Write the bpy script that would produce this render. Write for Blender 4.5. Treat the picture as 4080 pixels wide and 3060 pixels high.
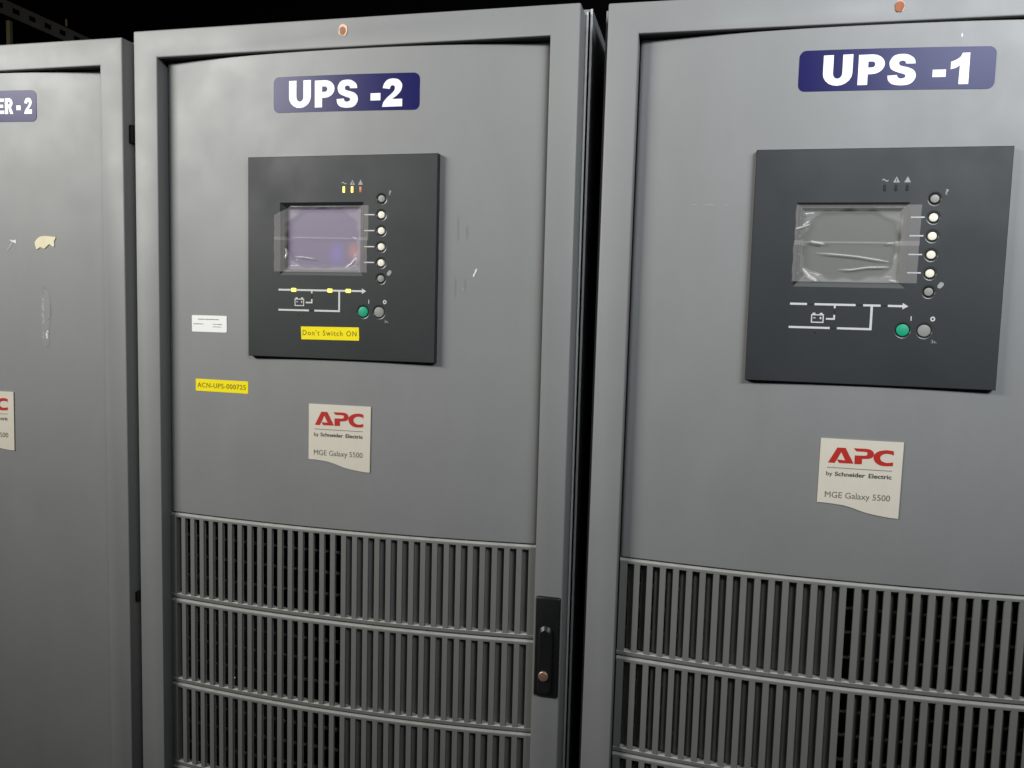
import bpy, bmesh, math, random
from mathutils import Matrix, Vector, Euler

random.seed(7)
for _o in list(bpy.data.objects):
    bpy.data.objects.remove(_o, do_unlink=True)
SC = bpy.context.scene
COL = SC.collection
H = 1.9                                   # cabinet height; z = 0 is the floor

# ------------------------------------------------------------------ camera
cam_d = bpy.data.cameras.new('camera')
cam = bpy.data.objects.new('camera', cam_d)
COL.objects.link(cam)
R = [[0.972157883139421, 0.23295569661770668, 0.025311927292067906],
     [0.04386644811343697, -0.07481490364322996, -0.9962321340544911],
     [-0.230184241380228, 0.9696052669030905, -0.08295083733149239]]
m = Matrix.Identity(4)
for i in range(3):
    m[i][0] = R[0][i]; m[i][1] = -R[1][i]; m[i][2] = -R[2][i]
m[0][3], m[1][3], m[2][3] = 0.8845, -1.1242, -0.4253 + H
cam.matrix_world = m
cam_d.sensor_fit = 'HORIZONTAL'; cam_d.sensor_width = 36
cam_d.lens = 3234.69 / 4080 * 36
cam_d.clip_start = 0.02; cam_d.clip_end = 100
SC.camera = cam

# ------------------------------------------------------------------ light
w = bpy.data.worlds.new('World'); SC.world = w; w.use_nodes = True
bg = w.node_tree.nodes['Background']
bg.inputs[0].default_value = (0.75, 0.88, 1.0, 1); bg.inputs[1].default_value = 0.014

def area(name, loc, target, sx, sy, power, col, spread=180):
    d = bpy.data.lights.new(name, 'AREA'); d.shape = 'RECTANGLE'; d.size = sx; d.size_y = sy
    d.energy = power; d.color = col; d.spread = math.radians(spread)
    o = bpy.data.objects.new(name, d); COL.objects.link(o)
    o.location = loc
    o.rotation_euler = (Vector(target) - Vector(loc)).to_track_quat('-Z', 'Y').to_euler()
    return o
area('ceiling_lamp_aisle_left', (-1.32, -1.65, H + .55), (-.05, 0, H + .14), 1.3, .35, 20.5, (1.0, .99, .955), 86)
area('ceiling_lamp_aisle_right', (2.05, -1.65, H + .55), (1.45, 0, H + .16), 1.2, .35, 12, (.90, .95, 1.0), 72)
area('ceiling_lamp_overhead', (0.35, -.75, H + .75), (0.35, -.35, H - .5), 3.6, .35, 2.2, (1.0, .985, .955))

SC.view_settings.view_transform = 'Standard'
SC.view_settings.look = 'None'
SC.view_settings.exposure = -0.15
SC.view_settings.gamma = 1.0
SC.view_settings.use_curve_mapping = False
SC.render.engine = 'CYCLES'
SC.cycles.use_denoising = True
SC.cycles.max_bounces = 8
SC.cycles.transparent_max_bounces = 16

# ------------------------------------------------------------------ materials
def mat(name, col, rough=.5, metal=0, spec=.5, emit=None, es=0, noise=0, nscale=8, bump=0, bscale=900,
        rvar=0, coat=0, dirt=None):
    mt = bpy.data.materials.new(name); mt.use_nodes = True
    nt = mt.node_tree; b = nt.nodes['Principled BSDF']
    b.inputs['Base Color'].default_value = (*col, 1)
    b.inputs['Roughness'].default_value = rough
    b.inputs['Metallic'].default_value = metal
    b.inputs['Specular IOR Level'].default_value = spec
    if coat:
        b.inputs['Coat Weight'].default_value = coat; b.inputs['Coat Roughness'].default_value = .15
    if emit:
        b.inputs['Emission Color'].default_value = (*emit, 1); b.inputs['Emission Strength'].default_value = es
    tc = None
    if noise or bump or rvar:
        tc = nt.nodes.new('ShaderNodeTexCoord')
    if noise:
        n1 = nt.nodes.new('ShaderNodeTexNoise'); n1.inputs['Scale'].default_value = nscale
        n1.inputs['Detail'].default_value = 12; n1.inputs['Roughness'].default_value = .66
        mp = nt.nodes.new('ShaderNodeMapping'); mp.inputs['Scale'].default_value = (1.5, 1, .55)
        nt.links.new(tc.outputs['Object'], mp.inputs[0]); nt.links.new(mp.outputs[0], n1.inputs['Vector'])
        mr = nt.nodes.new('ShaderNodeMapRange')
        mr.inputs[1].default_value = .3; mr.inputs[2].default_value = .7
        mr.inputs[3].default_value = 1 - noise; mr.inputs[4].default_value = 1 + noise
        nt.links.new(n1.outputs[0], mr.inputs[0])
        mx = nt.nodes.new('ShaderNodeVectorMath'); mx.operation = 'SCALE'
        mx.inputs[0].default_value = col
        nt.links.new(mr.outputs[0], mx.inputs['Scale']); nt.links.new(mx.outputs[0], b.inputs['Base Color'])
    if rvar:
        n2 = nt.nodes.new('ShaderNodeTexNoise'); n2.inputs['Scale'].default_value = 11
        n2.inputs['Detail'].default_value = 5
        nt.links.new(tc.outputs['Object'], n2.inputs['Vector'])
        m2 = nt.nodes.new('ShaderNodeMapRange')
        m2.inputs[1].default_value = .35; m2.inputs[2].default_value = .65
        m2.inputs[3].default_value = rough - rvar; m2.inputs[4].default_value = rough + rvar
        nt.links.new(n2.outputs[0], m2.inputs[0]); nt.links.new(m2.outputs[0], b.inputs['Roughness'])
    if bump:
        n3 = nt.nodes.new('ShaderNodeTexNoise'); n3.inputs['Scale'].default_value = bscale
        n3.inputs['Detail'].default_value = 2
        nt.links.new(tc.outputs['Object'], n3.inputs['Vector'])
        bp = nt.nodes.new('ShaderNodeBump'); bp.inputs['Strength'].default_value = bump
        bp.inputs['Distance'].default_value = .0004
        nt.links.new(n3.outputs[0], bp.inputs['Height']); nt.links.new(bp.outputs[0], b.inputs['Normal'])
    return mt

PAINT = mat('grey_powder_coat', (.235, .237, .234), .53, spec=.5, noise=.055, nscale=5, bump=.10, bscale=700, rvar=.05)
BODY = mat('grey_carcass_paint', (.20, .205, .205), .5, noise=.05, nscale=6)
GRILLE = mat('grey_moulded_plastic', (.20, .20, .188), .5, noise=.05, nscale=14, bump=.08, bscale=900)
PALE_EDGE = mat('pale_grey_edge', (.46, .47, .46), .45)  # paler grey than the body, for the strips along the right edge
SILL_LIT = mat('toplit_sill_grey', (.66, .65, .61), .8, noise=.15, nscale=60)  # palest grey: light falling on the slot sills, put into the colour
LIP_LIT = mat('toplit_lip_grey', (.40, .395, .37), .7, noise=.14, nscale=40)  # paler grille grey: light on the upward lips painted in
DARK = mat('charcoal_panel_plastic', (.025, .028, .0295), .52, spec=.38, noise=.08, nscale=9, bump=.08, bscale=900, rvar=.06)
LEDGE_LIT = mat('toplit_charcoal_ledge', (.095, .10, .10), .6)  # lighter charcoal: light on the lower recess bevel, put into the colour
WELL = mat('glossy_charcoal_well', (.045, .048, .048), .28)
PRINT = mat('white_print', (.62, .62, .60), .6)
BLUE = mat('navy_vinyl', (.007, .006, .085), .34, spec=.17, noise=.05, nscale=12)
WHITE = mat('white_vinyl_letters', (.92, .93, .93), .45)
LABEL = mat('ivory_label', (.72, .665, .555), .5, noise=.03, nscale=25)
RED = mat('red_print', (.50, .020, .012), .5)
INK = mat('dark_print', (.045, .042, .035), .6)
INK2 = mat('grey_print', (.15, .14, .115), .6)
RULE = mat('pale_grey_print', (.27, .255, .205), .6)
YEL = mat('yellow_tape', (1.0, .82, .002), .6, spec=.25, noise=.03, nscale=30)
YINK = mat('olive_ink', (.24, .185, .004), .6)
TAG = mat('white_tag', (.90, .90, .87), .45)
TAGINK = mat('faded_tag_ink', (.22, .215, .21), .6)
BTN_W = mat('cream_button', (.86, .82, .68), .4)
BTN_G = mat('grey_button', (.27, .27, .25), .45)
BTN_GREEN = mat('green_button', (.006, .36, .19), .4)
BLACK = mat('black_plastic', (.010, .011, .010), .38, noise=.1, nscale=20, rvar=.05)
COPPER = mat('copper_lock', (.86, .52, .40), .38, metal=.85, noise=.06, nscale=60)
PEACH = mat('peach_filler', (.74, .50, .33), .6, noise=.12, nscale=120)
RUST = mat('orange_filler', (.27, .115, .055), .6, noise=.25, nscale=160)
RUST2 = mat('dark_orange_filler', (.30, .085, .022), .6, noise=.25, nscale=160)
SCRAP = mat('cream_paper_scrap', (.78, .71, .48), .7, noise=.05, nscale=60)
RESID = mat('white_glue_residue', (.72, .72, .70), .5)
SCUFF = mat('pale_scuff', (.36, .36, .345), .55)
SMEAR = mat('grey_smear', (.205, .209, .204), .5)
HAZE = mat('pale_glue_haze', (.253, .254, .248), .5)
SCREEN_OFF = mat('grey_lcd_glass', (.165, .170, .155), .22, spec=.45)
LED_OFF = mat('unlit_led', (.026, .028, .028), .7, spec=.2)
PRINT_DIM = mat('worn_grey_print', (.33, .335, .325), .6)
LED_G = mat('lit_green_led', (.6, .7, .1), .4, emit=(.80, .85, .10), es=2.4)
LED_Y = mat('lit_yellow_led', (.7, .7, .1), .4, emit=(.95, .86, .10), es=2.2)
LED_A = mat('lit_amber_led', (.8, .5, .1), .4, emit=(1.0, .62, .10), es=2.4)
LED_D = mat('dim_orange_led', (.45, .17, .05), .4, emit=(.6, .2, .04), es=.15)
LED_RIM_Y = mat('led_lens_yellow_green', (.20, .22, .01), .4, emit=(.45, .5, .02), es=.25)
LED_RIM_A = mat('led_lens_amber', (.5, .2, .02), .4, emit=(.8, .3, .02), es=.4)
STATUS = mat('tiny_green_led', (.2, .6, .1), .4, emit=(.4, 1.0, .12), es=3)
VOID = mat('void_black', (.006, .005, .0045), .9)  # near-black; also used for the shade strip under the frame top
FLOOR = mat('dark_vinyl_floor', (.03, .03, .03), .6, noise=.15, nscale=3)
STEEL = mat('dull_galvanised_steel', (.30, .27, .23), .6, metal=.2, noise=.2, nscale=10)
BRASS = mat('tarnished_yellow_rod', (.46, .37, .19), .55, metal=.2, noise=.2, nscale=14)

def lavender_screen():
    mt = bpy.data.materials.new('lavender_lcd_glass'); mt.use_nodes = True
    nt = mt.node_tree; b = nt.nodes['Principled BSDF']
    b.inputs['Base Color'].default_value = (.16, .145, .17, 1); b.inputs['Roughness'].default_value = .22
    tc = nt.nodes.new('ShaderNodeTexCoord')
    def blob(cx, cz, rad):
        mp = nt.nodes.new('ShaderNodeVectorMath'); mp.operation = 'SUBTRACT'; mp.inputs[1].default_value = (cx, 0, cz)
        nt.links.new(tc.outputs['Object'], mp.inputs[0])
        sc = nt.nodes.new('ShaderNodeVectorMath'); sc.operation = 'MULTIPLY'; sc.inputs[1].default_value = (1, 0, .75)
        nt.links.new(mp.outputs[0], sc.inputs[0])
        ln = nt.nodes.new('ShaderNodeVectorMath'); ln.operation = 'LENGTH'; nt.links.new(sc.outputs[0], ln.inputs[0])
        mr = nt.nodes.new('ShaderNodeMapRange'); mr.interpolation_type = 'SMOOTHSTEP'
        mr.inputs[1].default_value = 0; mr.inputs[2].default_value = rad; mr.inputs[3].default_value = 1; mr.inputs[4].default_value = 0
        nt.links.new(ln.outputs['Value'], mr.inputs[0])
        return mr.outputs[0]
    a = blob(.3414, H - .3383, .018); c = blob(.3690, H - .3350, .014)  # bluish and orange reflection spots, painted into the emission
    m1 = nt.nodes.new('ShaderNodeMix'); m1.data_type = 'RGBA'
    m1.inputs[6].default_value = (.135, .105, .180, 1); m1.inputs[7].default_value = (.165, .12, .42, 1)
    nt.links.new(a, m1.inputs[0])
    m2 = nt.nodes.new('ShaderNodeMix'); m2.data_type = 'RGBA'; m2.inputs[7].default_value = (.42, .17, .12, 1)
    nt.links.new(c, m2.inputs[0]); nt.links.new(m1.outputs[2], m2.inputs[6])
    nt.links.new(m2.outputs[2], b.inputs['Emission Color']); b.inputs['Emission Strength'].default_value = .72  # lavender tone put into the emission
    return mt
SCREEN_LAVENDER = lavender_screen()

def film_mat():
    """clear sticky film: clear where it touches the glass, milky where it stands off it, wrinkle glints painted in as opacity ('haze' attribute)"""
    mt = bpy.data.materials.new('clear_sticky_film'); mt.use_nodes = True
    nt = mt.node_tree; b = nt.nodes['Principled BSDF']
    at = nt.nodes.new('ShaderNodeAttribute'); at.attribute_name = 'milky'
    b.inputs['Base Color'].default_value = (.60, .57, .555, 1); b.inputs['Roughness'].default_value = .22
    b.inputs['Specular IOR Level'].default_value = .7
    nt.links.new(at.outputs['Fac'], b.inputs['Alpha'])
    tc = nt.nodes.new('ShaderNodeTexCoord'); n = nt.nodes.new('ShaderNodeTexNoise'); n.inputs['Scale'].default_value = 60
    nt.links.new(tc.outputs['Object'], n.inputs['Vector'])
    bp = nt.nodes.new('ShaderNodeBump'); bp.inputs['Strength'].default_value = .07; bp.inputs['Distance'].default_value = .0015
    nt.links.new(n.outputs[0], bp.inputs['Height']); nt.links.new(bp.outputs[0], b.inputs['Normal'])
    return mt
FILM = film_mat()

# ------------------------------------------------------------------ mesh helpers (cabinet-local x right, y into cabinet, z up from frame top -> +H)
def link(name, me, parent=None, mtl=None):
    o = bpy.data.objects.new(name, me); COL.objects.link(o)
    if parent is not None: o.parent = parent
    if mtl is not None:
        if len(me.materials) == 0:
            for q in (mtl if isinstance(mtl, (list, tuple)) else [mtl]): me.materials.append(q)
    return o

def fin(bm, name, smooth=False, recalc=True):
    if recalc: bmesh.ops.recalc_face_normals(bm, faces=bm.faces[:])
    me = bpy.data.meshes.new(name)
    for v in bm.verts: v.co.z += H
    bm.to_mesh(me); bm.free()
    if smooth:
        for p in me.polygons: p.use_smooth = True
        try: me.set_sharp_from_angle(angle=math.radians(35))
        except Exception: pass
    return me

def box(bm, x0, x1, y0, y1, z0, z1, bev=0, seg=2):
    r = bmesh.ops.create_cube(bm, size=1)
    for v in r['verts']:
        v.co = Vector((x0 + (v.co.x + .5) * (x1 - x0), y0 + (v.co.y + .5) * (y1 - y0), z0 + (v.co.z + .5) * (z1 - z0)))
    if bev:
        es = list({e for v in r['verts'] for e in v.link_edges})
        bmesh.ops.bevel(bm, geom=es, offset=bev, segments=seg, affect='EDGES', profile=.5)
    return r['verts']

def cyl(bm, cx, cz, r, y0, y1, n=28, bev=0, r1=None):
    """disc-ended cylinder along y, front at y0 (towards the viewer)"""
    rings = []
    prof = [(r, y1)]
    if bev:
        for k in range(4):
            a = k / 3 * math.pi / 2
            prof.append((r - bev + bev * math.cos(a), y0 + bev - bev * math.sin(a)))
    else: prof.append((r if r1 is None else r1, y0))
    for rr, yy in prof:
        rings.append([bm.verts.new((cx + rr * math.cos(2 * math.pi * i / n), yy, cz + rr * math.sin(2 * math.pi * i / n))) for i in range(n)])
    for a, b in zip(rings, rings[1:]):
        for i in range(n): bm.faces.new((a[i], a[(i + 1) % n], b[(i + 1) % n], b[i]))
    bm.faces.new(rings[-1]); bm.faces.new(rings[0][::-1])

Y0, YS = 0.002, 0.0185
def ydoor(x): return Y0 + YS * ((x - .35) / .305) ** 2

def fill(contours):
    """planar polygons (with holes) in (x, z) -> (verts, tris)"""
    cu = bpy.data.curves.new('tmp', 'CURVE'); cu.dimensions = '2D'; cu.fill_mode = 'BOTH'
    for c in contours:
        sp = cu.splines.new('POLY'); sp.points.add(len(c) - 1)
        for p, (x, z) in zip(sp.points, c): p.co = (x, z, 0, 1)
        sp.use_cyclic_u = True
    o = bpy.data.objects.new('tmp', cu)
    me = bpy.data.meshes.new_from_object(o)
    vs = [(v.co.x, v.co.y) for v in me.vertices]; fs = [tuple(p.vertices) for p in me.polygons]
    bpy.data.objects.remove(o); bpy.data.curves.remove(cu); bpy.data.meshes.remove(me)
    return vs, fs

def sheet(name, contours, surf, mi=0, bm=None):
    """flat print / label lying at y = surf(x, z)"""
    vs, fs = fill(contours)
    own = bm is None
    if own: bm = bmesh.new()
    bv = [bm.verts.new((x, surf(x, z), z)) for x, z in vs]
    for f in fs:
        try:
            fc = bm.faces.new([bv[i] for i in f]); fc.material_index = mi
            fc.normal_update()
            if fc.normal.y > 0: fc.normal_flip()
        except ValueError: pass
    if own: return fin(bm, name, recalc=False)

def rrect(x0, x1, z0, z1, r, n=6):
    pts = []
    for cx, cz, a0 in ((x1 - r, z1 - r, 0), (x0 + r, z1 - r, 90), (x0 + r, z0 + r, 180), (x1 - r, z0 + r, 270)):
        for k in range(n + 1):
            a = math.radians(a0 + 90 * k / n); pts.append((cx + r * math.cos(a), cz + r * math.sin(a)))
    return pts

def slab(name, contour, surf, th, mtl=None, step=.006, rim=0):
    """thin sticker with real thickness following a surface; contour cut in vertical strips so that it bends"""
    xs = [p[0] for p in contour]; x0, x1 = min(xs), max(xs)
    n = max(1, int(math.ceil((x1 - x0) / step)))
    bm = bmesh.new()
    vs, fs = fill([contour])
    bv = [bm.verts.new((x, 0, z)) for x, z in vs]
    for f in fs: bm.faces.new([bv[i] for i in f])
    bmesh.ops.dissolve_limit(bm, angle_limit=.01, verts=bm.verts[:], edges=bm.edges[:])
    for k in range(1, n):
        bmesh.ops.bisect_plane(bm, geom=bm.verts[:] + bm.edges[:] + bm.faces[:], plane_co=(x0 + (x1 - x0) * k / n, 0, 0), plane_no=(1, 0, 0))
    bmesh.ops.recalc_face_normals(bm, faces=bm.faces[:])
    for f in bm.faces:
        if f.normal.y > 0: f.normal_flip()
    fr = bm.faces[:]
    if rim:
        bmesh.ops.inset_region(bm, faces=fr, thickness=rim, depth=0)
        inner = set()
        for f in fr:
            for v in f.verts: inner.add(v)
        outer = [v for v in bm.verts if v not in inner]
        r = bmesh.ops.extrude_face_region(bm, geom=bm.faces[:])
        newv = {e for e in r['geom'] if isinstance(e, bmesh.types.BMVert)}
        allv = list(bm.verts)
        new_coords = {}
        oldv = [v for v in allv if v not in newv]
        # the extruded copy is the front; decide which copy belongs to the rim
        inner_xy = {(round(v.co.x, 6), round(v.co.z, 6)) for v in inner}
        for v in allv:
            s = surf(v.co.x, v.co.z)
            if v in newv:
                d = th if (round(v.co.x, 6), round(v.co.z, 6)) in inner_xy else th * .45
                v.co.y = s - d
            else: v.co.y = s + .0004
    else:
        r = bmesh.ops.extrude_face_region(bm, geom=fr)
        newv = {e for e in r['geom'] if isinstance(e, bmesh.types.BMVert)}
        for v in bm.verts:
            s = surf(v.co.x, v.co.z)
            v.co.y = s - th if v in newv else s + .0004
    return fin(bm, name)

def spline(pts, n=6):
    """closed Catmull-Rom; points written (x, z, 'c') are corners"""
    out = []; N = len(pts)
    for i in range(N):
        p0, p1, p2, p3 = pts[i - 1], pts[i], pts[(i + 1) % N], pts[(i + 2) % N]
        if len(p1) > 2 and len(p2) > 2: out.append(p1[:2]); continue
        a = p1[:2]; b = p2[:2]
        m1 = ((b[0] - p0[0]) / 2, (b[1] - p0[1]) / 2) if len(p1) == 2 else (b[0] - a[0], b[1] - a[1])
        m2 = ((p3[0] - a[0]) / 2, (p3[1] - a[1]) / 2) if len(p2) == 2 else (b[0] - a[0], b[1] - a[1])
        for k in range(n):
            t = k / n; t2 = t * t; t3 = t2 * t
            h = (2 * t3 - 3 * t2 + 1, t3 - 2 * t2 + t, -2 * t3 + 3 * t2, t3 - t2)
            out.append(tuple(h[0] * a[j] + h[1] * m1[j] + h[2] * b[j] + h[3] * m2[j] for j in (0, 1)))
    return out

def arc(cx, cz, rx, rz, a0, a1, n=10):
    return [(cx + rx * math.cos(math.radians(a0 + (a1 - a0) * k / n)), cz + rz * math.sin(math.radians(a0 + (a1 - a0) * k / n))) for k in range(n + 1)]

GL = {}
s_ = .34
GL['U'] = [[(0, 1), (0, .40)] + arc(.5, .40, .5, .40, 180, 360)[1:-1] + [(1, .40), (1, 1), (1 - s_, 1), (1 - s_, .40)] + arc(.5, .40, .16, .17, 0, -180)[1:-1] + [(s_, .40), (s_, 1)]]
GL['P'] = [[(0, 0), (0, 1), (.52, 1)] + arc(.52, .675, .48, .325, 90, -90)[1:-1] + [(.52, .35), (.37, .35), (.37, 0)],
           [(.37, .57), (.37, .77), (.52, .77)] + arc(.52, .67, .12, .10, 90, -90)[1:-1] + [(.52, .57)]]
GL['S'] = [spline([(.97, .686, 'c'), (.92, .84), (.73, .96), (.5, 1), (.22, .96), (.08, .82), (.05, .69), (.13, .52), (.39, .41), (.57, .36), (.64, .305), (.61, .245), (.49, .215), (.385, .245), (.33, .335, 'c'),
                   (0, .32, 'c'), (.04, .165), (.2, .04), (.52, 0), (.81, .04), (.97, .185), (1, .33), (.92, .47), (.73, .56), (.49, .615), (.41, .655), (.385, .715), (.43, .775), (.52, .79), (.60, .765), (.64, .69, 'c')])]
GL['2'] = [spline([(.03, .67, 'c'), (.1, .83), (.27, .96), (.52, 1), (.8, .96), (.96, .83), (.99, .71), (.92, .55), (.75, .405), (.58, .315), (.5, .27, 'c'), (1, .27, 'c'), (1, 0, 'c'), (0, 0, 'c'),
                   (.07, .16), (.24, .315), (.44, .445), (.58, .55), (.635, .65), (.61, .73), (.51, .76), (.42, .72), (.38, .63, 'c')])]
GL['1'] = [spline([(.6, 1, 'c'), (1, 1, 'c'), (1, 0, 'c'), (.47, 0, 'c'), (.49, .61, 'c'), (.28, .53), (0, .485, 'c'), (0, .72, 'c'), (.29, .79), (.5, .88)])]
GL['-'] = [[(0, 0), (1, 0), (1, 1), (0, 1)]]
GL['E'] = [[(0, 0), (1, 0), (1, .21), (.42, .21), (.42, .40), (.9, .40), (.9, .60), (.42, .60), (.42, .79), (.97, .79), (.97, 1), (0, 1)]]
GL['R'] = [[(0, 0), (0, 1), (.5, 1)] + arc(.5, .70, .44, .30, 90, -62)[1:-1] + [(.70, .43), (1, 0), (.62, 0), (.42, .40), (.37, .40), (.37, 0)],
           [(.37, .60), (.37, .79), (.48, .79)] + arc(.48, .695, .12, .095, 90, -90)[1:-1] + [(.48, .60)]]

def glyph(ch, x0, x1, z0, z1):
    return [[(x0 + a * (x1 - x0), z0 + b * (z1 - z0)) for a, b in c] for c in GL[ch]]

def cap_height():
    cu = bpy.data.curves.new('tmp', 'FONT'); cu.body = 'H'
    o = bpy.data.objects.new('tmp', cu); me = bpy.data.meshes.new_from_object(o)
    h = max(v.co.y for v in me.vertices) - min(v.co.y for v in me.vertices)
    bpy.data.objects.remove(o); bpy.data.curves.remove(cu); bpy.data.meshes.remove(me)
    return h
CAPH = cap_height()

def text_contours(body, x0, x1, zb, cap, bold=0.0, sp=1.0):
    """built-in font outline fitted into x0..x1 with baseline zb and capital height cap -> (verts, faces)"""
    cu = bpy.data.curves.new('tmp', 'FONT'); cu.body = body; cu.offset = bold; cu.space_character = sp
    cu.resolution_u = 4; cu.fill_mode = 'BOTH'
    o = bpy.data.objects.new('tmp', cu)
    me = bpy.data.meshes.new_from_object(o)
    vs = [(v.co.x, v.co.y) for v in me.vertices]; fs = [tuple(p.vertices) for p in me.polygons]
    bpy.data.objects.remove(o); bpy.data.curves.remove(cu); bpy.data.meshes.remove(me)
    a, b = min(v[0] for v in vs), max(v[0] for v in vs)
    kx = (x1 - x0) / (b - a); kz = cap / CAPH
    return [(x0 + (x - a) * kx, zb + z * kz) for x, z in vs], fs

def put(bm, vf, surf, mi=0):
    vs, fs = vf
    bv = [bm.verts.new((x, surf(x, z), z)) for x, z in vs]
    for f in fs:
        try: fc = bm.faces.new([bv[i] for i in f])
        except ValueError: continue
        fc.material_index = mi; fc.normal_update()
        if fc.normal.y > 0: fc.normal_flip()

def rot_y(v, dz): return v

# ------------------------------------------------------------------ the cabinet's shared meshes
FW = .70; OX0, OX1, OZT = .0417, .6588, -.0412; OZB = -1.79
def frame_mesh():
    bm = bmesh.new()
    def ring(y, ins=0):
        o = [(0, -1.83), (FW, -1.83), (FW, 0), (0, 0)]; i = [(OX0, OZB), (OX1, OZB), (OX1, OZT), (OX0, OZT)]
        return [bm.verts.new((x, y, z)) for x, z in o], [bm.verts.new((x, y, z)) for x, z in i]
    fo, fi = ring(0); bo, bi = ring(.042)
    for k in range(4):
        j = (k + 1) % 4
        bm.faces.new((fo[k], fo[j], fi[j], fi[k])); bm.faces.new((bo[j], bo[k], bi[k], bi[j]))
        bm.faces.new((fo[j], fo[k], bo[k], bo[j])); bm.faces.new((fi[k], fi[j], bi[j], bi[k]))
    bmesh.ops.recalc_face_normals(bm, faces=bm.faces[:])
    es = []
    for L in (fo, fi):
        for k in range(4): es.append(bm.edges.get((L[k], L[(k + 1) % 4])))
    for k in range(4): es.append(bm.edges.get((fo[k], bo[k])))
    bmesh.ops.bevel(bm, geom=es, offset=.0024, segments=3, affect='EDGES', profile=.5)
    return fin(bm, 'door_frame', smooth=True)

def body_mesh():
    bm = bmesh.new()
    # flange just behind the door, gasket groove, then the side / top / back sheets as one hollow box
    def tube(x0, x1, y0, y1, z0, z1, t):
        box(bm, x0, x0 + t, y0, y1, z0, z1); box(bm, x1 - t, x1, y0, y1, z0, z1)
        box(bm, x0 + t, x1 - t, y0, y1, z1 - t, z1); box(bm, x0 + t, x1 - t, y0, y1, z0, z0 + t)
    tube(-.0038, .7038, .0445, .0475, -1.87, .003, .016)
    tube(-.0020, .7020, .0477, .0517, -1.87, .001, .016)
    tube(-.0086, .7086, .052, .80, -1.895, .009, .003)
    box(bm, -.0056, .7056, .80, .803, -1.892, .006)
    return fin(bm, 'cabinet_body')

def door_profile():
    pts = [(.0432, .036), (.0432, .0270)]
    for k in range(1, 6):
        a = math.radians(90 * k / 5); pts.append((.0502 - .007 * math.cos(a), .0270 - .0072 * math.sin(a)))
    xs = [.0502 + (.6498 - .0502) * k / 60 for k in range(1, 60)]
    pts += [(x, ydoor(x)) for x in xs]
    pts += [(.70 - x, y) for x, y in pts[6::-1]]
    return pts

def door_mesh(zb, hole):
    bm = bmesh.new(); pr = door_profile()
    zs = [-.0431, -.0441, -.21, -.482, zb + .001, zb]
    g = []
    for i, z in enumerate(zs):
        off = .0012 if i in (0, len(zs) - 1) else 0
        g.append([bm.verts.new((x, y + off, z)) for x, y in pr])
    for i in range(len(zs) - 1):
        for k in range(len(pr) - 1):
            if hole and i == 2 and .215 < (pr[k][0] + pr[k + 1][0]) / 2 < .487: continue
            bm.faces.new((g[i][k], g[i][k + 1], g[i + 1][k + 1], g[i + 1][k]))
    for row in (g[0], g[-1]):
        bk = [bm.verts.new((v.co.x, max(v.co.y + .012, .030), v.co.z)) for v in row]
        for k in range(len(row) - 1): bm.faces.new((row[k], row[k + 1], bk[k + 1], bk[k]))
    return fin(bm, 'door_panel', smooth=True)

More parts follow.
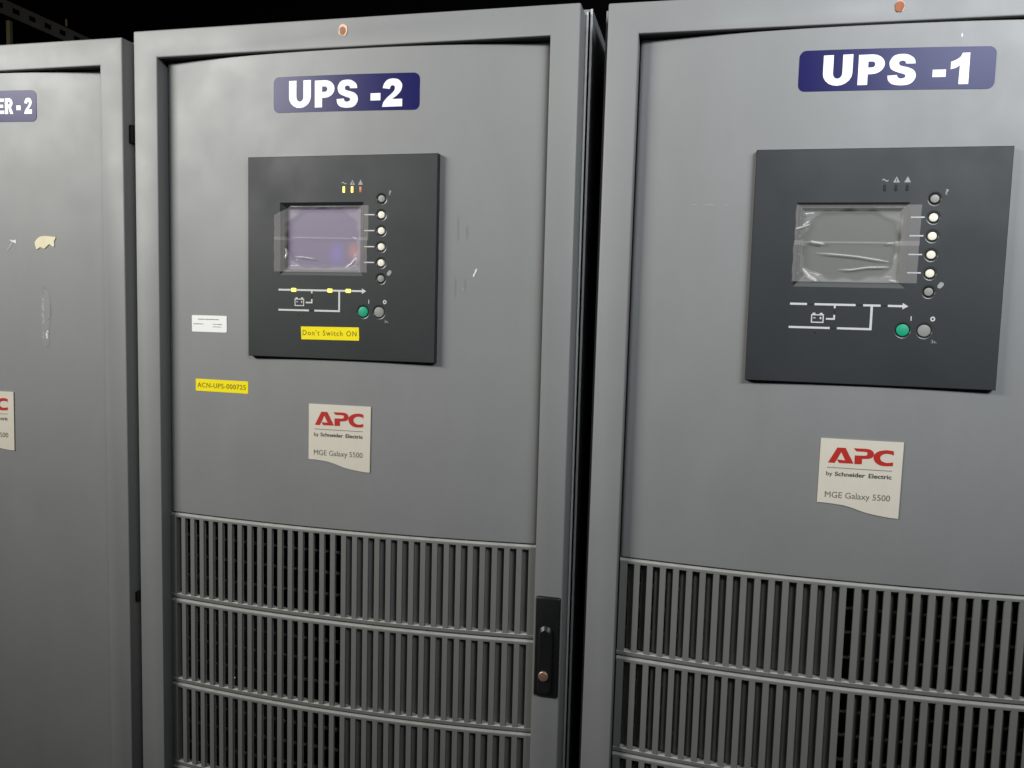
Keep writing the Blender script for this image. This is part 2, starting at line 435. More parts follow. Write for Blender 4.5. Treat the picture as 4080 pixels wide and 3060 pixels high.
NS = 33; PIT = .01815; SX0 = .0590          # slot centres
def grille_mesh(bottom=False):
    """one louvre row; local z 0 = groove line above the row"""
    bm = bmesh.new()
    D = .0120; x0, x1 = .0434, .6566
    xs = [x0 + (x1 - x0) * k / 80 for k in range(81)]
    ZT, ZB, ZE = -.0074, -.1362, -.1425
    def sweep(prof):
        rings = [[bm.verts.new((x, ydoor(x) + y, z)) for y, z in prof] for x in xs]
        n = len(prof)
        for a, b in zip(rings, rings[1:]):
            for i in range(n): bm.faces.new((a[i], a[(i + 1) % n], b[(i + 1) % n], b[i]))
        bm.faces.new(rings[0]); bm.faces.new(rings[-1][::-1])
    # top rail: lip chamfer that faces up, then the face
    sweep([(D, -.0006), (.0042, -.0008), (.0028, -.0012), (.0004, -.0036), (0, -.0046), (0, ZT), (D, ZT)])
    # bottom rail
    sweep([(D, ZB), (.0004, ZB), (0, ZB - .0004), (0, ZE + .0012), (.0010, ZE), (D, ZE)])
    # slats: wide front bar with a blade that slants away from the middle
    def slat(xa, xb, sh):
        ya, yb = ydoor(xa) + .0002, ydoor(xb) + .0002
        mid = (ya + yb) / 2
        c = .0005; t = .0022
        front = [(xb - c, yb), (xa + c, ya), (xa, ya + c), (xa, mid + .0042), (xb, mid + .0042), (xb, yb + c)]
        # blade: a thin leaf standing behind the bar, slanting away from the middle of the door
        if sh < 0: leaf = [(xa + .0035, mid + .0095), (xa + sh, mid + .0175), (xa + sh + t * .6, mid + .0188), (xa + .0035 + t, mid + .0100)]
        elif sh > 0: leaf = [(xb - .0035, mid + .0095), (xb - .0035 - t, mid + .0100), (xb + sh - t * .6, mid + .0188), (xb + sh, mid + .0175)]
        else: leaf = None; front[3] = (xa, mid + D); front[4] = (xb, mid + D)
        for prof in (front, leaf):
            if not prof: continue
            a = [bm.verts.new((x, y, ZT + .001)) for x, y in prof]; b = [bm.verts.new((x, y, ZB - .001)) for x, y in prof]
            n = len(prof)
            for i in range(n): bm.faces.new((a[i], a[(i + 1) % n], b[(i + 1) % n], b[i]))
            bm.faces.new(a); bm.faces.new(b[::-1])
    hw = .0049
    edges = [SX0 + PIT * k for k in range(NS)]
    slat(x0 + .0004, edges[0] - hw, 0); slat(edges[-1] + hw, x1 - .0004, 0)
    for k in range(NS - 1):
        slat(edges[k] + hw, edges[k + 1] - hw, -.0085 if k < 16 else .0085)
    # thin ribs across the back of the blades
    for f in (.25, .51, .78):
        z = ZT + (ZB - ZT) * f
        prof = [(.0172, z), (.0230, z), (.0230, z - .0024), (.0172, z - .0024)]
        sweep(prof)
    bmesh.ops.recalc_face_normals(bm, faces=bm.faces[:])
    for f in bm.faces:                      # ledges that face up get paler greys, light from above painted in
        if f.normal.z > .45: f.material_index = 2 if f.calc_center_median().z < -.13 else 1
    return fin(bm, 'vent_grille')

PX0, PX1, PZ0, PZ1, PY = .2004, .5018, -.1963, -.4958, -.0042
BTN = [(.4168, -.2597), (.4168, -.2828), (.4168, -.3058), (.4169, -.3290), (.4170, -.3522), (.4170, -.3752)]
BIG = [(.3897, -.4241), (.4149, -.4241)]
RO = (.2537, .3890, -.3715, -.2640); RI = (.2620, .3812, -.3632, -.2718)
def panel_mesh():
    bm = bmesh.new()
    def ring(cx, cz, r, y, n=28): return [bm.verts.new((cx + r * math.cos(2 * math.pi * k / n), y, cz + r * math.sin(2 * math.pi * k / n))) for k in range(n)]
    conts = [[(PX0 + .0008, PZ1 + .0008), (PX1 - .0008, PZ1 + .0008), (PX1 - .0008, PZ0 - .0008), (PX0 + .0008, PZ0 - .0008)],
             [(RO[0], RO[2]), (RO[1], RO[2]), (RO[1], RO[3]), (RO[0], RO[3])]]
    holes = [(x, z, .0089) for x, z in BTN] + [(x, z, .0108) for x, z in BIG]
    for x, z, r in holes: conts.append([(x + r * math.cos(2 * math.pi * k / 28), z + r * math.sin(2 * math.pi * k / 28)) for k in range(28)])
    put(bm, fill(conts), lambda x, z: PY)
    # edge of the plate
    a = [bm.verts.new((x, PY, z)) for x, z in conts[0]]
    o = [(PX0, PZ1), (PX1, PZ1), (PX1, PZ0), (PX0, PZ0)]
    b = [bm.verts.new((x, PY + .0008, z)) for x, z in o]; c = [bm.verts.new((x, .012, z)) for x, z in o]
    for k in range(4):
        j = (k + 1) % 4
        bm.faces.new((a[k], a[j], b[j], b[k])); bm.faces.new((b[k], b[j], c[j], c[k]))
    bm.faces.new(c)
    # bevelled screen recess
    a = [bm.verts.new((x, PY, z)) for x, z in conts[1]]
    i = [(RI[0], RI[2]), (RI[1], RI[2]), (RI[1], RI[3]), (RI[0], RI[3])]
    b = [bm.verts.new((x, .0028, z)) for x, z in i]; c = [bm.verts.new((x, .0072, z)) for x, z in i]
    for k in range(4):
        j = (k + 1) % 4
        f = bm.faces.new((a[j], a[k], b[k], b[j])); f.material_index = 1 if k == 0 else 0  # lower bevel gets the lighter charcoal, top light painted in
        bm.faces.new((b[j], b[k], c[k], c[j]))
    # dished button wells
    for x, z, r in holes:
        # edge rolls in: convex fillet, then a short wall
        rr = [ring(x, z, r - .0026 * math.sin(t), PY + .0024 * (1 - math.cos(t))) for t in (0, .3, .6, .9, 1.2, 1.5)] + [ring(x, z, r - .0029, .0090)]
        for p, q in zip(rr, rr[1:]):
            for k in range(28):
                f = bm.faces.new((p[(k + 1) % 28], p[k], q[k], q[(k + 1) % 28])); f.smooth = True; f.material_index = 2
        bm.faces.new(rr[-1])
    return fin(bm, 'control_panel', recalc=False)

MSH = {}
def shared(key, fn):
    if key not in MSH: MSH[key] = fn()
    return MSH[key]

PS = lambda d: (lambda x, z: PY - d)
DS = lambda d: (lambda x, z: ydoor(x) - d)
def bar(x0, x1, z0, z1): return [[(x0, z0), (x1, z0), (x1, z1), (x0, z1)]]

def marks():
    """printed mimic diagram, key strokes and symbols on the panel: (name, [filled shapes])"""
    t = .00135; zt = -.39385; zl = -.4241
    R_ = lambda x0, x1, z0, z1: fill(bar(x0, x1, z0, z1))
    x0, x1, z0, z1 = .2787, .2943, -.4178, -.4068
    wv = [(.3540 + .0075 * k / 12, -.2366 + .0011 * math.sin(2 * math.pi * k / 12)) for k in range(13)]
    L = [('flow_line', [R_(.2518, .2728, zt - t, zt + t)]),
         ('flow_line', [fill([[(.2820, zt - t), (.3058, zt - t), (.3058, zt - .0047), (.3080, zt - .0047), (.3080, zt - t), (.3318, zt - t), (.3318, zt + t), (.2820, zt + t)]])]),
         ('flow_line', [fill([[(.3111, zl - t), (.3528, zl - t), (.3528, zt - t), (.3617, zt - t), (.3617, zt + t), (.3410, zt + t), (.3410, zt - t), (.3500, zt - t), (.3500, zl + t), (.3111, zl + t)]])]),
         ('flow_arrow', [fill([[(.3704, zt - t), (.3876, zt - t), (.3876, zt - .0040), (.3945, zt), (.3876, zt + .0040), (.3876, zt + t), (.3704, zt + t)]])]),
         ('flow_line', [fill([[(.2970, -.4134), (.3080, -.4134), (.3080, -.4070), (.3058, -.4070), (.3058, -.4112), (.2970, -.4112)]])]),
         ('flow_line', [R_(.2517, .3023, zl - t, zl + t)]),
         ('battery_symbol', [fill([[(x0, z0), (x1, z0), (x1, z1), (.2927, z1), (.2927, z1 + .0019), (.2892, z1 + .0019), (.2892, z1), (.2838, z1), (.2838, z1 + .0019), (.2803, z1 + .0019), (.2803, z1), (x0, z1)],
                                   [(x0 + .0014, z0 + .0014), (x1 - .0014, z0 + .0014), (x1 - .0014, z1 - .0014), (x0 + .0014, z1 - .0014)],
                                   ]), R_(.2812, .2843, -.4121, -.4110),
                             fill([[(.2889, -.4121), (.28985, -.4121), (.28985, -.4131), (.29095, -.4131), (.29095, -.4121), (.2919, -.4121), (.2919, -.4110), (.29095, -.4110), (.29095, -.4100), (.28985, -.4100), (.28985, -.4110), (.2889, -.4110)]])])]
    for z in (-.2825, -.3055, -.3288, -.3517): L.append(('key_stroke', [R_(.3903, .4063, z - .0008, z + .0008)]))
    L += [('on_mark', [R_(.3981, .3992, -.4120, -.4062)]),
          ('off_mark', [fill([arc(.4238, -.4091, .0029, .0031, 0, 360, 18)[:-1], arc(.4238, -.4091, .0013, .0015, 0, 360, 12)[:-1]])]),
          ('delay_mark', [text_contours('3s.', .4236, .4302, -.4394, .0040, .006)]),
          ('wave_symbol', [fill([[(x, z + .00075) for x, z in wv] + [(x, z - .00075) for x, z in wv[::-1]]])]),
          ('warning_symbol', [fill([[(.3670, -.2394), (.3748, -.2394), (.3709, -.2319)], [(.3704, -.2384), (.3714, -.2384), (.3714, -.2346), (.3704, -.2346)]])]),
          ('warning_symbol', [fill([[(.3799, -.2394), (.3877, -.2394), (.3838, -.2319)]])]),
          ('question_mark', [text_contours('?', .4279, .4318, -.2545, .0062, .015)]),
          ('page_symbol', [fill([[(.4266, -.3668), (.4300, -.3625), (.4338, -.3640), (.4334, -.3672), (.4300, -.3708), (.4268, -.3700)]])])]
    out = []
    for nm, shapes in L:
        bm = bmesh.new()
        for q in shapes: put(bm, q, PS(.00025))
        out.append((nm, fin(bm, nm, recalc=False)))
    return out

def dot_mesh():
    bm = bmesh.new(); put(bm, fill([arc(.2851, -.4309, .0011, .0011, 0, 360, 14)[:-1]]), PS(.0003)); return fin(bm, 'buzzer_hole', recalc=False)

def film_mesh(x0, x1, zt, zb, seed, ridges, lift, slant):
    """one strip of clear tape stretched over the screen recess"""
    rnd = random.Random(seed)
    nx, nz = 200, 100
    bm = bmesh.new(); lay = bm.verts.layers.float.new('milky')
    ph = [rnd.uniform(0, 6.28) for _ in range(6)]
    g = []
    for j in range(nz + 1):
        row = []
        for i in range(nx + 1):
            fx, fz = i / nx, j / nz
            ztop = zt - slant * max(0, 1 - fx / .17)
            x = x0 + (x1 - x0) * fx + .0004 * math.sin(14 * fz + ph[0]) * (1 if fx < .5 else .5)
            z = ztop + (zb - ztop) * fz
            # distance inside the recess
            dx = min(x - RI[0], RI[1] - x); dz = min(z - RI[2], RI[3] - z)
            d = min(dx, dz)
            edge = min(x - RO[0], RO[1] - x, z - RO[2], RO[3] - z)
            sag = max(0, min(1, edge / .016)); sag = sag * sag * (3 - 2 * sag)
            y = PY - .0005 + .0072 * sag
            wob = .0016 * math.sin(55 * fx + 9 * fz + ph[1]) * math.sin(23 * fz + ph[2])
            # contact patch with rounded corners: superellipse
            ux = (x - (RI[0] + RI[1]) / 2) / ((RI[1] - RI[0]) / 2 * .93); uz = (z - (RI[2] + RI[3]) / 2) / ((RI[3] - RI[2]) / 2 * .93)
            c = (abs(ux) ** 3.2 + abs(uz) ** 3.2) ** (1 / 3.2)
            c += .03 * math.sin(31 * fx + ph[3]) + .02 * math.sin(17 * fz + ph[4])
            k = max(0, min(1, (c - .97) / .10)); k = k * k * (3 - 2 * k)
            y -= k * .0011 * (0.85 + .15 * math.sin(9 * fz + 13 * fx + ph[5]) * math.sin(5 * fz + ph[1])) * (1 if sag > .3 else .15)
            a = .05 + .22 * k
            if edge < .0: a = .22
            if edge < -.001 and fx > .5: a = .25
            rr = 0
            for pts, wd, hgt in ridges:
                tot = sum(math.dist(p, q) for p, q in zip(pts, pts[1:])); run = 0
                for (ax, az), (bx, bz) in zip(pts, pts[1:]):
                    L = (bx - ax) ** 2 + (bz - az) ** 2
                    t = max(0, min(1, ((x - ax) * (bx - ax) + (z - az) * (bz - az)) / L))
                    dd = math.hypot(x - ax - t * (bx - ax), z - az - t * (bz - az))
                    sl = (run + t * math.sqrt(L)) / tot
                    ramp = min(1, .12 + sl * 4, .25 + (1 - sl) * 6)
                    q = max(0, 1 - dd / (wd * (.55 + .45 * ramp))); q = q * q * (3 - 2 * q)
                    rr = max(rr, q * hgt * ramp); run += math.sqrt(L)
            y -= rr
            a = min(.9, a + rr * 700)  # wrinkles whitened: their glint is painted into the opacity
            if lift and fx < .12: y -= lift * (1 - fx / .12) * (.5 + .5 * math.sin(3 + 2.5 * fz))
            v = bm.verts.new((x, min(y, .0064), z)); v[lay] = a
            row.append(v)
        g.append(row)
    for j in range(nz):
        for i in range(nx):
            f = bm.faces.new((g[j][i], g[j + 1][i], g[j + 1][i + 1], g[j][i + 1])); f.smooth = True
    me = fin(bm, 'screen_film', recalc=False)
    return me

def handle_parts(root):
    bm = bmesh.new(); box(bm, .6624, .6986, -.0065, .0002, -.9738, -.8254, .0032, 3); 
    hb = link('door_handle', fin(bm, 'door_handle', True), root, BLACK)
    bm = bmesh.new()                       # lever with a round top end
    out = [(.6680, -.9600), (.6684, -.9655), (.6720, -.9685), (.6842, -.9685), (.6880, -.9655), (.6885, -.9600)] + arc(.6784, -.8786, .0101, .0112, 0, 180, 14)
    fr = [((x - .6783) * .78 + .6783, (z + .922) * .90 - .922) for x, z in out]
    a = [bm.verts.new((x, -.0064, z)) for x, z in out]; b = [bm.verts.new((x, -.0088, z)) for x, z in out]; c = [bm.verts.new((x, -.0118, z)) for x, z in fr]
    n = len(out)
    for p, q in ((a, b), (b, c)):
        for k in range(n): bm.faces.new((p[k], p[(k + 1) % n], q[(k + 1) % n], q[k]))
    bm.faces.new(c)
    link('lever', fin(bm, 'lever'), hb, BLACK)
    bm = bmesh.new(); cyl(bm, .6777, -.9400, .0073, -.0150, -.0110, 28, .0012)
    lk = link('lock_cylinder', fin(bm, 'lock_cylinder', True), hb, [COPPER, INK])
    return hb

def hole_plug(root, cx, cz, ring_m, core_m, off, rc=.0050, ro=.0076):
    def blob(r, sx, sz, seed):
        rn = random.Random(seed); k = [rn.uniform(.9, 1.08) for _ in range(12)]
        return spline([(cx + off[0] * (r == rc) + r * sx * k[i] * math.cos(i * math.pi / 6), cz + off[1] * (r == rc) + r * sz * k[i] * math.sin(i * math.pi / 6)) for i in range(12)], 4)
    o = link('filled_bolt_hole', slab('filled_bolt_hole', blob(ro, .95, 1.12, 3), lambda x, z: 0, .0009, rim=.001), root, ring_m)
    link('plug_core', slab('plug_core', blob(rc, 1.0, 1.12, 5), lambda x, z: -.0009, .0003), o, core_m)

def tilted(x, z, dz): return z + dz

def name_sign(root, x0, x1, zb0, zt0, slope, letters, r=.0085):
    """blue vinyl strip with white letters; slope = drop in z from left to right"""
    mid = (x0 + x1) / 2
    sh = lambda c: [(x, z + slope * (x - mid)) for x, z in c]
    sg = link('name_sign', slab('name_sign', sh(rrect(x0, x1, zb0, zt0, r)), DS(0), .0006), root, BLUE)
    bm = bmesh.new()
    for ch, a, b, z0, z1 in letters: put(bm, fill(glyph(ch, a, b, z0, z1)), DS(.0009))
    link('lettering', fin(bm, 'lettering', recalc=False), sg, WHITE)
    return sg

LA = [(0.3105, -0.59735), (0.32119, -0.57668), (0.33124, -0.57658), (0.34208, -0.59684), (0.32422, -0.59714), (0.32145, -0.59255), (0.33159, -0.59291), (0.32622, -0.58244), (0.31898, -0.59737)]
LP = [(0.34099, -0.57642, 'c'), (0.35537, -0.57624), (0.36149, -0.57699), (0.36518, -0.58001), (0.36612, -0.58316), (0.36463, -0.5868), (0.36083, -0.58901), (0.35203, -0.58999, 'c'), (0.35209, -0.59692, 'c'), (0.34308, -0.59714, 'c'), (0.34299, -0.58569, 'c'), (0.35545, -0.5853), (0.35796, -0.58395), (0.35817, -0.5818), (0.35617, -0.58048), (0.34465, -0.58038, 'c')]
LC = [(0.38974, -0.57767, 'c'), (0.38499, -0.57664), (0.37971, -0.57662), (0.37291, -0.57818), (0.36838, -0.58091), (0.36613, -0.58459), (0.36601, -0.58816), (0.36773, -0.59234), (0.37156, -0.5957), (0.37689, -0.5974), (0.3837, -0.59738), (0.38973, -0.59669, 'c'), (0.38967, -0.59172, 'c'), (0.38516, -0.59282), (0.37988, -0.59275), (0.37531, -0.5905), (0.37376, -0.58703), (0.37487, -0.58412), (0.37825, -0.58181), (0.38278, -0.58122), (0.38693, -0.58171), (0.3898, -0.58298, 'c')]
LBL = [(0.3003, -0.5655), (0.4014, -0.5655), (0.4005, -0.66541), (0.39047, -0.66498), (0.3806, -0.66384), (0.36916, -0.6622), (0.35917, -0.66021), (0.35067, -0.65758), (0.34214, -0.65491), (0.33201, -0.65271), (0.32105, -0.65164), (0.31081, -0.65104), (0.3001, -0.65091)]
def brand_label(root, dx=0, dz=0):
    mv = lambda c: [(p[0] + dx, p[1] + dz) + tuple(p[2:]) for p in c]
    lb = link('brand_label', slab('brand_label', mv(LBL), DS(0), .0016, rim=.0016), root, LABEL)
    bm = bmesh.new(); S = DS(.0019)
    put(bm, fill([mv(LA)]), S, 0); put(bm, fill([spline(mv(LP), 4)]), S, 0); put(bm, fill([spline(mv(LC), 4)]), DS(.0020), 0)
    for k in range(20): put(bm, fill(bar(.3098 + .003975 * k + dx, .3098 + .003975 * (k + 1) + dx, -.6041 + dz, -.6030 + dz)), S, 1)
    put(bm, text_contours('by', .3092 + dx, .3170 + dx, -.6142 + dz, .0052, .006), S, 2)
    put(bm, text_contours('Schneider', .3199 + dx, .3572 + dx, -.6143 + dz, .0054, .020), S, 2)
    put(bm, text_contours('Electric', .3613 + dx, .3894 + dx, -.6143 + dz, .0054, .020), S, 2)
    put(bm, text_contours('MGE Galaxy 5500', .3092 + dx, .3891 + dx, -.6434 + dz, .0078, .0), S, 3)
    link('lettering', fin(bm, 'lettering', recalc=False), lb, [RED, RULE, INK, INK2])

def root_empty(name, cab, label, cat, group):
    o = bpy.data.objects.new(name, None); COL.objects.link(o); o.empty_display_size = .2
    t, r = cab
    ang = math.sqrt(sum(q * q for q in r))
    rm = Matrix.Rotation(ang, 4, Vector(r)) if ang > 1e-9 else Matrix.Identity(4)
    o.matrix_world = Matrix.Translation((0, 0, H)) @ Matrix.Translation(t) @ rm @ Matrix.Translation((0, 0, -H))
    o['label'] = label; o['category'] = cat; o['group'] = group
    return o

def soffit_shade_mesh():  # black strip added in place of the shade under the frame top
    bm = bmesh.new(); box(bm, OX0 + .0005, OX1 - .0005, .0026, .0405, OZT - .0012, OZT - .0002); return fin(bm, 'soffit_shade')

def edge_strip_mesh(x0, x1, y0, y1, z1):
    bm = bmesh.new(); box(bm, x0, x1, y0, y1, -1.86, z1, .0006); return fin(bm, 'pale_edge_strip')

def plinth_mesh():
    bm = bmesh.new(); box(bm, .004, .696, .006, .042, -1.899, -1.832, .001); return fin(bm, 'plinth')

def cabinet(name, cab, label, ups):
    g = 'grey power cabinets standing in a row'
    r = root_empty(name, cab, label, 'power cabinet', g)
    link('cabinet_body', shared('body', body_mesh), r, BODY)
    link('plinth', shared('plinth', plinth_mesh), r, BODY)
    link('door_frame', shared('frame', frame_mesh), r, PAINT)
    link('soffit_shade', shared('soffit', soffit_shade_mesh), r, VOID)
    link('pale_edge_strip', shared('strip1', lambda: edge_strip_mesh(.7012, .7042, .0432, .0440, .0032)), r, PALE_EDGE)
    link('pale_edge_strip', shared('strip2', lambda: edge_strip_mesh(.7058, .7090, .0508, .0516, .0094)), r, PALE_EDGE)
    if ups:
        link('door_panel', shared('door', lambda: door_mesh(-.7572, True)), r, PAINT)
        for k in range(7):
            o = link('vent_grille', shared('grille', grille_mesh), r, [GRILLE, LIP_LIT, SILL_LIT]); o.location = (0, 0, -.7584 - .1440 * k)
    else:
        link('door_panel', shared('plain_door', lambda: door_mesh(-1.787, False)), r, PAINT)
    return r

def control_panel(r, lit):
    p = link('control_panel', shared('panel', panel_mesh), r, [DARK, LEDGE_LIT, WELL])
    bm = bmesh.new(); put(bm, fill(bar(RI[0] - .001, RI[1] + .001, RI[2] - .001, RI[3] + .001)), lambda x, z: .0068)
    s = link('screen', fin(bm, 'screen', recalc=False), p, SCREEN_LAVENDER if lit else SCREEN_OFF)
    for k, (x, z) in enumerate(BTN):
        bm = bmesh.new(); cyl(bm, x, z, .0052, PY - .0006, .0085, 28, .0008)
        link('button', fin(bm, 'button', True), p, BTN_G if k in (0, 5) else BTN_W)
    for k, (x, z) in enumerate(BIG):
        bm = bmesh.new(); cyl(bm, x, z, .0076, PY - .0006, .0085, 32, .0009)
        b = link('power_button', fin(bm, 'power_button', True), p, BTN_G if k else BTN_GREEN)
        b['label'] = 'grey off button' if k else 'green on button'
    for nm, me in shared('marks', marks): link(nm, me, p, PRINT_DIM if nm in ('wave_symbol', 'warning_symbol', 'question_mark', 'page_symbol', 'delay_mark') else PRINT)
    link('buzzer_hole', shared('dot', dot_mesh), p, VOID)
    # three alarm lamps
    for x, mm, rim in zip((.3575, .3706, .3838), (LED_G, LED_A, LED_D) if lit else (LED_OFF,) * 3, (LED_RIM_Y, LED_RIM_A, None)):
        bm = bmesh.new()
        hw = .0024 if lit and mm is not LED_D else .0017
        if lit and rim: box(bm, x - hw, x + hw, PY - .0003, PY + .001, -.2510, -.2410, .0009)
        else: box(bm, x - hw, x + hw, PY - .0003, PY + .001, -.2502, -.2420, .0003)
        o = link('indicator_light', fin(bm, 'indicator_light', True), p, rim if lit and rim else mm)
        if lit and rim:
            bm2 = bmesh.new(); bm2.from_mesh(o.data)
            for f in bm2.faces: f.material_index = 0
            put(bm2, fill([rrect(x - .0016, x + .0016, H - .2504, H - .2416, .0008)]), lambda a, b: PY - .0005, 1)
            bm2.to_mesh(o.data); bm2.free(); o.data.materials.append(mm)
    # flow lamps in the gaps of the diagram
    for x, z in ((.2774, -.39385), (.3364, -.39385), (.3660, -.39385), (.3069, -.4028), (.3067, -.4241)):
        on = lit and z > -.40
        bm = bmesh.new()
        if on:
            box(bm, x - .0046, x + .0046, PY - .0004, PY + .001, z - .0034, z + .0034, .0009)
            o = link('flow_light', fin(bm, 'flow_light', True), p, LED_RIM_Y)
            bm2 = bmesh.new(); bm2.from_mesh(o.data)
            put(bm2, fill([rrect(x - .0038, x + .0038, H + z - .0026, H + z + .0026, .0009)]), lambda a, b: PY - .0006, 1)
            bm2.to_mesh(o.data); bm2.free(); o.data.materials.append(LED_Y)
        else:
            hx, hz = (.0011, .0026) if abs(z + .4028) < .001 else (.0028, .0010)
            box(bm, x - hx, x + hx, PY - .0002, PY + .001, z - hz, z + hz, .0002)
            link('flow_light', fin(bm, 'flow_light', True), p, LED_OFF)
    return p

def flake(root, name, pts, mtl, th=.0003, sm=3):
    return link(name, slab(name, spline(pts, sm) if sm else pts, DS(0), th), root, mtl)

def blobs(root, name, items, mtl, seed=1, th=.0003):
    """a scatter of little glue specks as one mark"""
    rn = random.Random(seed); bm = bmesh.new()
    for x, z, rx, rz in items:
        c = [(x + rx * rn.uniform(.7, 1.15) * math.cos(k * math.pi / 5), z + rz * rn.uniform(.7, 1.15) * math.sin(k * math.pi / 5)) for k in range(10)]
        put(bm, fill([c]), DS(th))
    return link(name, fin(bm, name, recalc=False), root, mtl)

# ------------------------------------------------------------------ setting
def struct(name, bm, mtl):
    me = bpy.data.meshes.new(name); bmesh.ops.recalc_face_normals(bm, faces=bm.faces[:]); bm.to_mesh(me); bm.free()
    o = link(name, me, None, mtl); o['kind'] = 'structure'; return o
bm = bmesh.new(); box(bm, -8, 8, -5, 6, -.2, 0); struct('floor', bm, FLOOR)
bm = bmesh.new(); box(bm, -8, 8, 5.6, 5.8, 0, 4.6); struct('wall', bm, VOID)
bm = bmesh.new(); box(bm, -8, 8, .9, 6, 4.4, 4.6); struct('ceiling', bm, VOID)

# ------------------------------------------------------------------ cabinets
CAB_B = ((0, 0, 0), (0, 0, 0))
CAB_C = ((.73797, -.00375, -.00487), (-.00314, .00304, .01353))
CAB_A = ((-.7235, .00303, -.00608), (.00059, -.00004, .00101))

B = cabinet('power_cabinet', CAB_B, 'middle grey cabinet with UPS -2 sign, lavender screen and yellow notices', True)
Cc = cabinet('power_cabinet', CAB_C, 'nearest grey cabinet at right with UPS -1 sign and unlit grey screen', True)
A = cabinet('power_cabinet', CAB_A, 'plain grey cabinet at left edge with torn cream scrap and no control panel', False)

# signs
name_sign(B, .2387, .4695, -.1317, -.0797, -.0105, [
    ('U', .2648, .3007, -.1250, -.0853), ('P', .3072, .3388, -.1253, -.0866), ('S', .3422, .3757, -.1273, -.0873),
    ('-', .3954, .4106, -.1183, -.1081), ('2', .4131, .4438, -.1277, -.0882)])
name_sign(Cc, .2474, .4770, -.1240, -.0730, -.0140, [
    ('U', .2768, .3118, -.1168, -.0787), ('P', .3186, .3495, -.1170, -.0799), ('S', .3533, .3862, -.1189, -.0807),
    ('-', .4055, .4206, -.1100, -.1012), ('1', .4259, .4470, -.1193, -.0817)])
name_sign(A, .40, .5302, -.1218, -.0716, -.003, [
    ('E', .4548, .4710, -.1088, -.0845), ('R', .4726, .4880, -.1093, -.0842), ('-', .4940, .5017, -.1035, -.0961), ('2', .5083, .5224, -.1095, -.0842)])
# panels
PB = control_panel(B, True)
PC = control_panel(Cc, False)
brand_label(B); brand_label(Cc, .0003, -.0028); brand_label(A, .0735, -.0022)
hole_plug(B, .3522, -.0175, PEACH, RUST, (-.0004, -.0012))
hole_plug(Cc, .3624, -.0234, PEACH, RUST2, (-.0005, -.0005), .0056, .0062)
for q in (B, Cc): handle_parts(q)

# films over the two screens
f1 = film_mesh(.2450, .3968, -.2690, -.3196, 1, [([(.2665, -.3150), (.3722, -.3165)], .0011, .0004), ([(.3690, -.3150), (.3760, -.3170)], .0022, .0009)], .002, .014)
f2 = film_mesh(.2446, .3950, -.3150, -.3665, 2, [([(.2758, -.3441), (.2902, -.3444), (.3076, -.3471)], .0017, .0011), ([(.2770, -.3490), (.2810, -.3490)], .0013, .0009),
                                                 ([(.3594, -.3588), (.3680, -.3540), (.3748, -.3465)], .0030, .0022), ([(.2620, -.3480), (.2640, -.3390), (.2625, -.3320)], .0020, .0015)], .0015, 0)
for f in (f1, f2): link('screen_film', f, PB, FILM)
f1 = film_mesh(.2529, .4022, -.2670, -.3180, 3, [([(.2530, -.2982), (.2608, -.2956), (.2714, -.2910)], .0018, .0016), ([(.2620, -.2930), (.2710, -.2872)], .0013, .0011),
                                                 ([(.2640, -.2780), (.2760, -.2772)], .0018, .0010), ([(.2525, -.3135), (.3804, -.3141)], .0011, .0004)], .0005, 0)
f2 = film_mesh(.2520, .4020, -.3120, -.3648, 4, [([(.2805, -.3275), (.3067, -.3294), (.3314, -.3317), (.3560, -.3357), (.3690, -.3377)], .0017, .0012),
                                                 ([(.3091, -.3485), (.3243, -.3487), (.3445, -.3453), (.3695, -.3445)], .0017, .0012),
                                                 ([(.2715, -.3105), (.2770, -.3140), (.2900, -.3160)], .0026, .0020), ([(.3650, -.3150), (.3740, -.3140)], .0016, .0012),
                                                 ([(.2660, -.3480), (.2740, -.3580), (.2830, -.3630)], .0030, .0020), ([(.3700, -.3610), (.3790, -.3625)], .0016, .0012)], .0003, 0)
for f in (f1, f2): link('screen_film', f, PC, FILM)

# small stickers on the middle cabinet
S0 = PS(0)
n = link('warning_label', slab('warning_label', [(.2902, -.4677), (.3839, -.4669), (.3834, -.4474), (.2893, -.4484)], S0, .0005), B, YEL)
n['label'] = 'yellow tape label reading Don\'t Switch ON'
bm = bmesh.new(); put(bm, text_contours("Don't Switch ON", .2924, .3797, -.4612, .0076, .004, 1.25), PS(.0008))
for v in bm.verts: v.co.z += (v.co.x - .29) * .006
link('lettering', fin(bm, 'lettering', recalc=False), n, YINK)
n = link('asset_label', slab('asset_label', rrect(.0958, .1937, -.5560, -.5368, .0008, 2), DS(0), .0005), B, YEL)
n['label'] = 'yellow tape label reading ACN-UPS-000725'
bm = bmesh.new(); put(bm, text_contours('ACN-UPS-000725', .0991, .1894, -.5500, .0074, .006, 1.1), DS(.0008))
link('lettering', fin(bm, 'lettering', recalc=False), n, YINK)
n = link('inventory_tag', slab('inventory_tag', rrect(.0893, .1550, -.4620, -.4360, .0018, 4), DS(0), .0007), B, TAG)
n['label'] = 'white rectangular tag with faded grey print'
bm = bmesh.new(); rn = random.Random(4)
def faded(x0, x1, z0, z1):
    x = x0
    while x < x1:
        wd = rn.uniform(.0012, .0034); put(bm, fill(bar(x, min(x + wd, x1), z0 + rn.uniform(0, .0003), z1 - rn.uniform(0, .0003))), DS(.0010)); x += wd + rn.uniform(.0004, .0009)
faded(.1012, .1408, -.4428, -.4412); faded(.0926, .1119, -.4503, -.4488); faded(.1290, .1466, -.4501, -.4489); faded(.1290, .1454, -.4541, -.4529)
link('lettering', fin(bm, 'lettering', recalc=False), n, TAGINK)
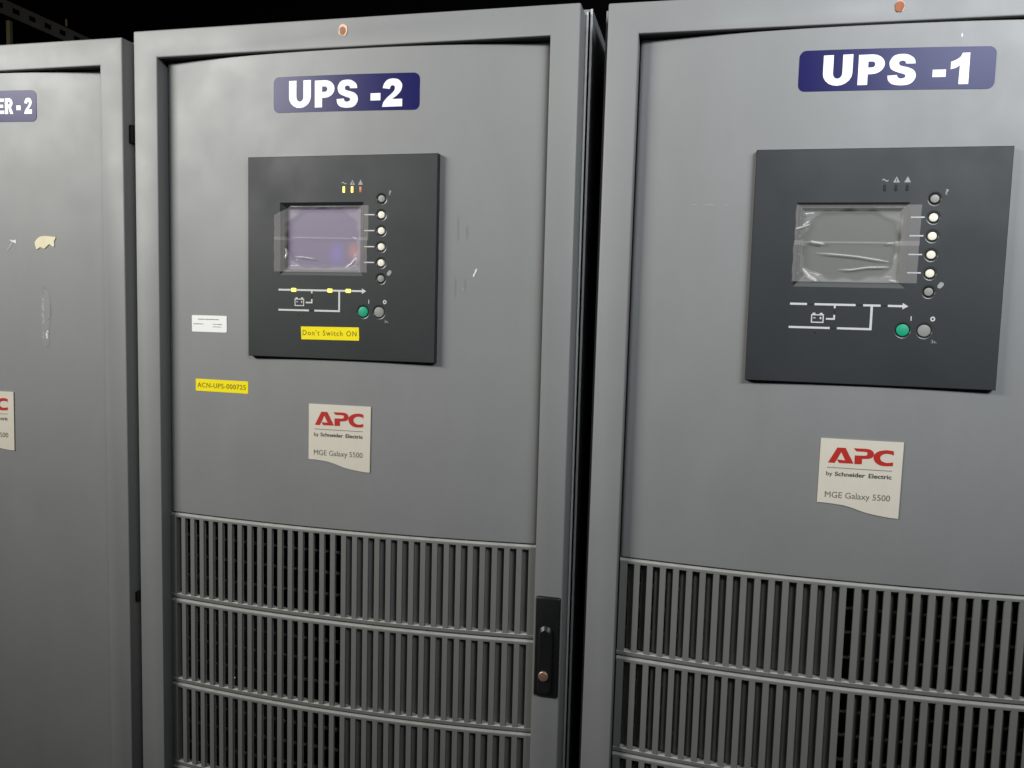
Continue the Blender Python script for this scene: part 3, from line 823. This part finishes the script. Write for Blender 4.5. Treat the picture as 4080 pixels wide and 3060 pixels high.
# chip, smears
flake(B, 'paint_chip', [(.5592, -.3585), (.5583, -.3582), (.5570, -.3595), (.5562, -.3604), (.5556, -.3640), (.5543, -.3652), (.5534, -.3682), (.5540, -.3702), (.5551, -.3694), (.5562, -.3668), (.5575, -.3650), (.5590, -.3612)], RESID, .0006)
blobs(B, 'tape_residue', [(.5296, -.295, .0010, .012), (.5300, -.312, .0011, .007)], SMEAR, 3)
blobs(B, 'tape_residue', [(.5430, -.306, .0016, .010)], SMEAR, 11)
blobs(B, 'tape_residue', [(.5274, -.384, .0013, .014)], SMEAR, 12)
blobs(B, 'tape_residue', [(.5420, -.380, .0010, .010)], SMEAR, 13)
blobs(B, 'pale_speck', [(.5387, -.3876, .0009, .0020)], SCUFF, 4)
# tiny lamp behind the louvres
bm = bmesh.new(); bmesh.ops.create_icosphere(bm, subdivisions=2, radius=.0009, matrix=Matrix.Translation((0.1587, .0215, -1.0252)))
o = link('status_light', fin(bm, 'status_light', True), B, STATUS)
# right cabinet marks
blobs(Cc, 'scratch_mark', [(.1245, -.2641, .0030, .0005), (.1440, -.2644, .0075, .0005), (.1655, -.2649, .0022, .0005)], SCUFF, 5)
blobs(Cc, 'paint_chip', [(.4364, -.0602, .0010, .0024)], RESID, 6)
# left cabinet marks
flake(A, 'torn_paper_scrap', [(.5219, -.3178), (.5253, -.3125), (.5327, -.3075), (.5451, -.3068), (.5567, -.3081), (.5591, -.3073), (.5599, -.3109), (.5572, -.3142), (.5574, -.3232), (.5534, -.3229), (.5491, -.3201), (.5462, -.3214), (.5400, -.3268), (.5373, -.3270), (.5315, -.3250), (.5263, -.3284), (.5245, -.3280), (.5235, -.3243)], SCRAP, .0011, 2)
flake(A, 'glue_residue', [(.4738, -.3132), (.4775, -.3140), (.4820, -.3142), (.4859, -.3133), (.4862, -.3190), (.4830, -.3180), (.4795, -.3172)], RESID, .0005, 2)
flake(A, 'glue_smear', [(.4775, -.3180), (.4800, -.3190), (.4735, -.3275), (.4700, -.3310), (.4680, -.3306), (.4720, -.3260)], SCUFF, .0004, 2)
rn = random.Random(9); it = []
for z, s in ((-.411, 1.3), (-.4185, 1.2), (-.423, 1.5), (-.4275, 1.3), (-.436, 1.5), (-.440, 1.2), (-.446, 1.4), (-.449, 1.3)): it.append((.5338 + rn.uniform(-.0006, .0010), z, .0014 * s, .0022 * s))
blobs(A, 'glue_residue', it + [(.5330, -.4735, .0019, .0020), (.5328, -.467, .0012, .003)], SCUFF, 7)
blobs(A, 'glue_residue', [(.5395, -.4690, .0022, .0040), (.5400, -.4735, .0016, .0030), (.5412, -.4640, .0018, .0016)], RESID, 8)
blobs(A, 'glue_smear', [(.5470, -.430, .0016, .012), (.5440, -.443, .0020, .0022), (.5350, -.392, .0020, .003), (.5345, -.400, .0020, .004)], SMEAR, 10)
flake(A, 'glue_smear', [(.5315, -.398), (.5400, -.395), (.5465, -.405), (.5470, -.440), (.5445, -.462), (.5440, -.485), (.5330, -.487), (.5300, -.450), (.5305, -.420)], HAZE, .00025, 3)
# hinge blocks on the left cabinet's door edge
for z0, z1 in ((-.1598, -.1310), (-.9097, -.8931)):
    bm = bmesh.new(); box(bm, .7003, .7075, .012, .040, z0, z1, .0012); link('hinge', fin(bm, 'hinge', True), A, VOID)

# ------------------------------------------------------------------ slotted strut high behind the cabinets
def strut():
    t = bpy.data.objects.new('cable_tray', None); COL.objects.link(t); t.location = (-1.67, 1.6, H + .63)
    t['label'] = 'dull slotted steel tray rail high in the dark behind the left cabinet'; t['category'] = 'cable tray'
    bm = bmesh.new(); h = .054; p = .075; x = 0; y0, y1 = -1.0, 2.4; k = int((y1 - y0) / p)
    box(bm, x, x + .003, y0, y1, h - .017, h); box(bm, x, x + .003, y0, y1, 0, .018)
    for i in range(k + 1): box(bm, x, x + .003, y0 + i * p, y0 + i * p + .040, .0181, h - .0171)
    box(bm, x - .030, x, y0, y1, h - .003, h)
    me = bpy.data.meshes.new('slotted_rail'); bmesh.ops.recalc_face_normals(bm, faces=bm.faces[:]); bm.to_mesh(me); bm.free()
    link('slotted_rail', me, t, STEEL)
    for x, y, z0, z1, r in ((-.029, -.12, -1.5, -.003, .008), (.008, .12, .056, .085, .0035)):
        bm = bmesh.new(); box(bm, x - r, x + r, y - r, y + r, z0, z1, .002)
        me = bpy.data.meshes.new('hanger_post'); bm.to_mesh(me); bm.free(); link('hanger_post', me, t, BRASS)
strut()
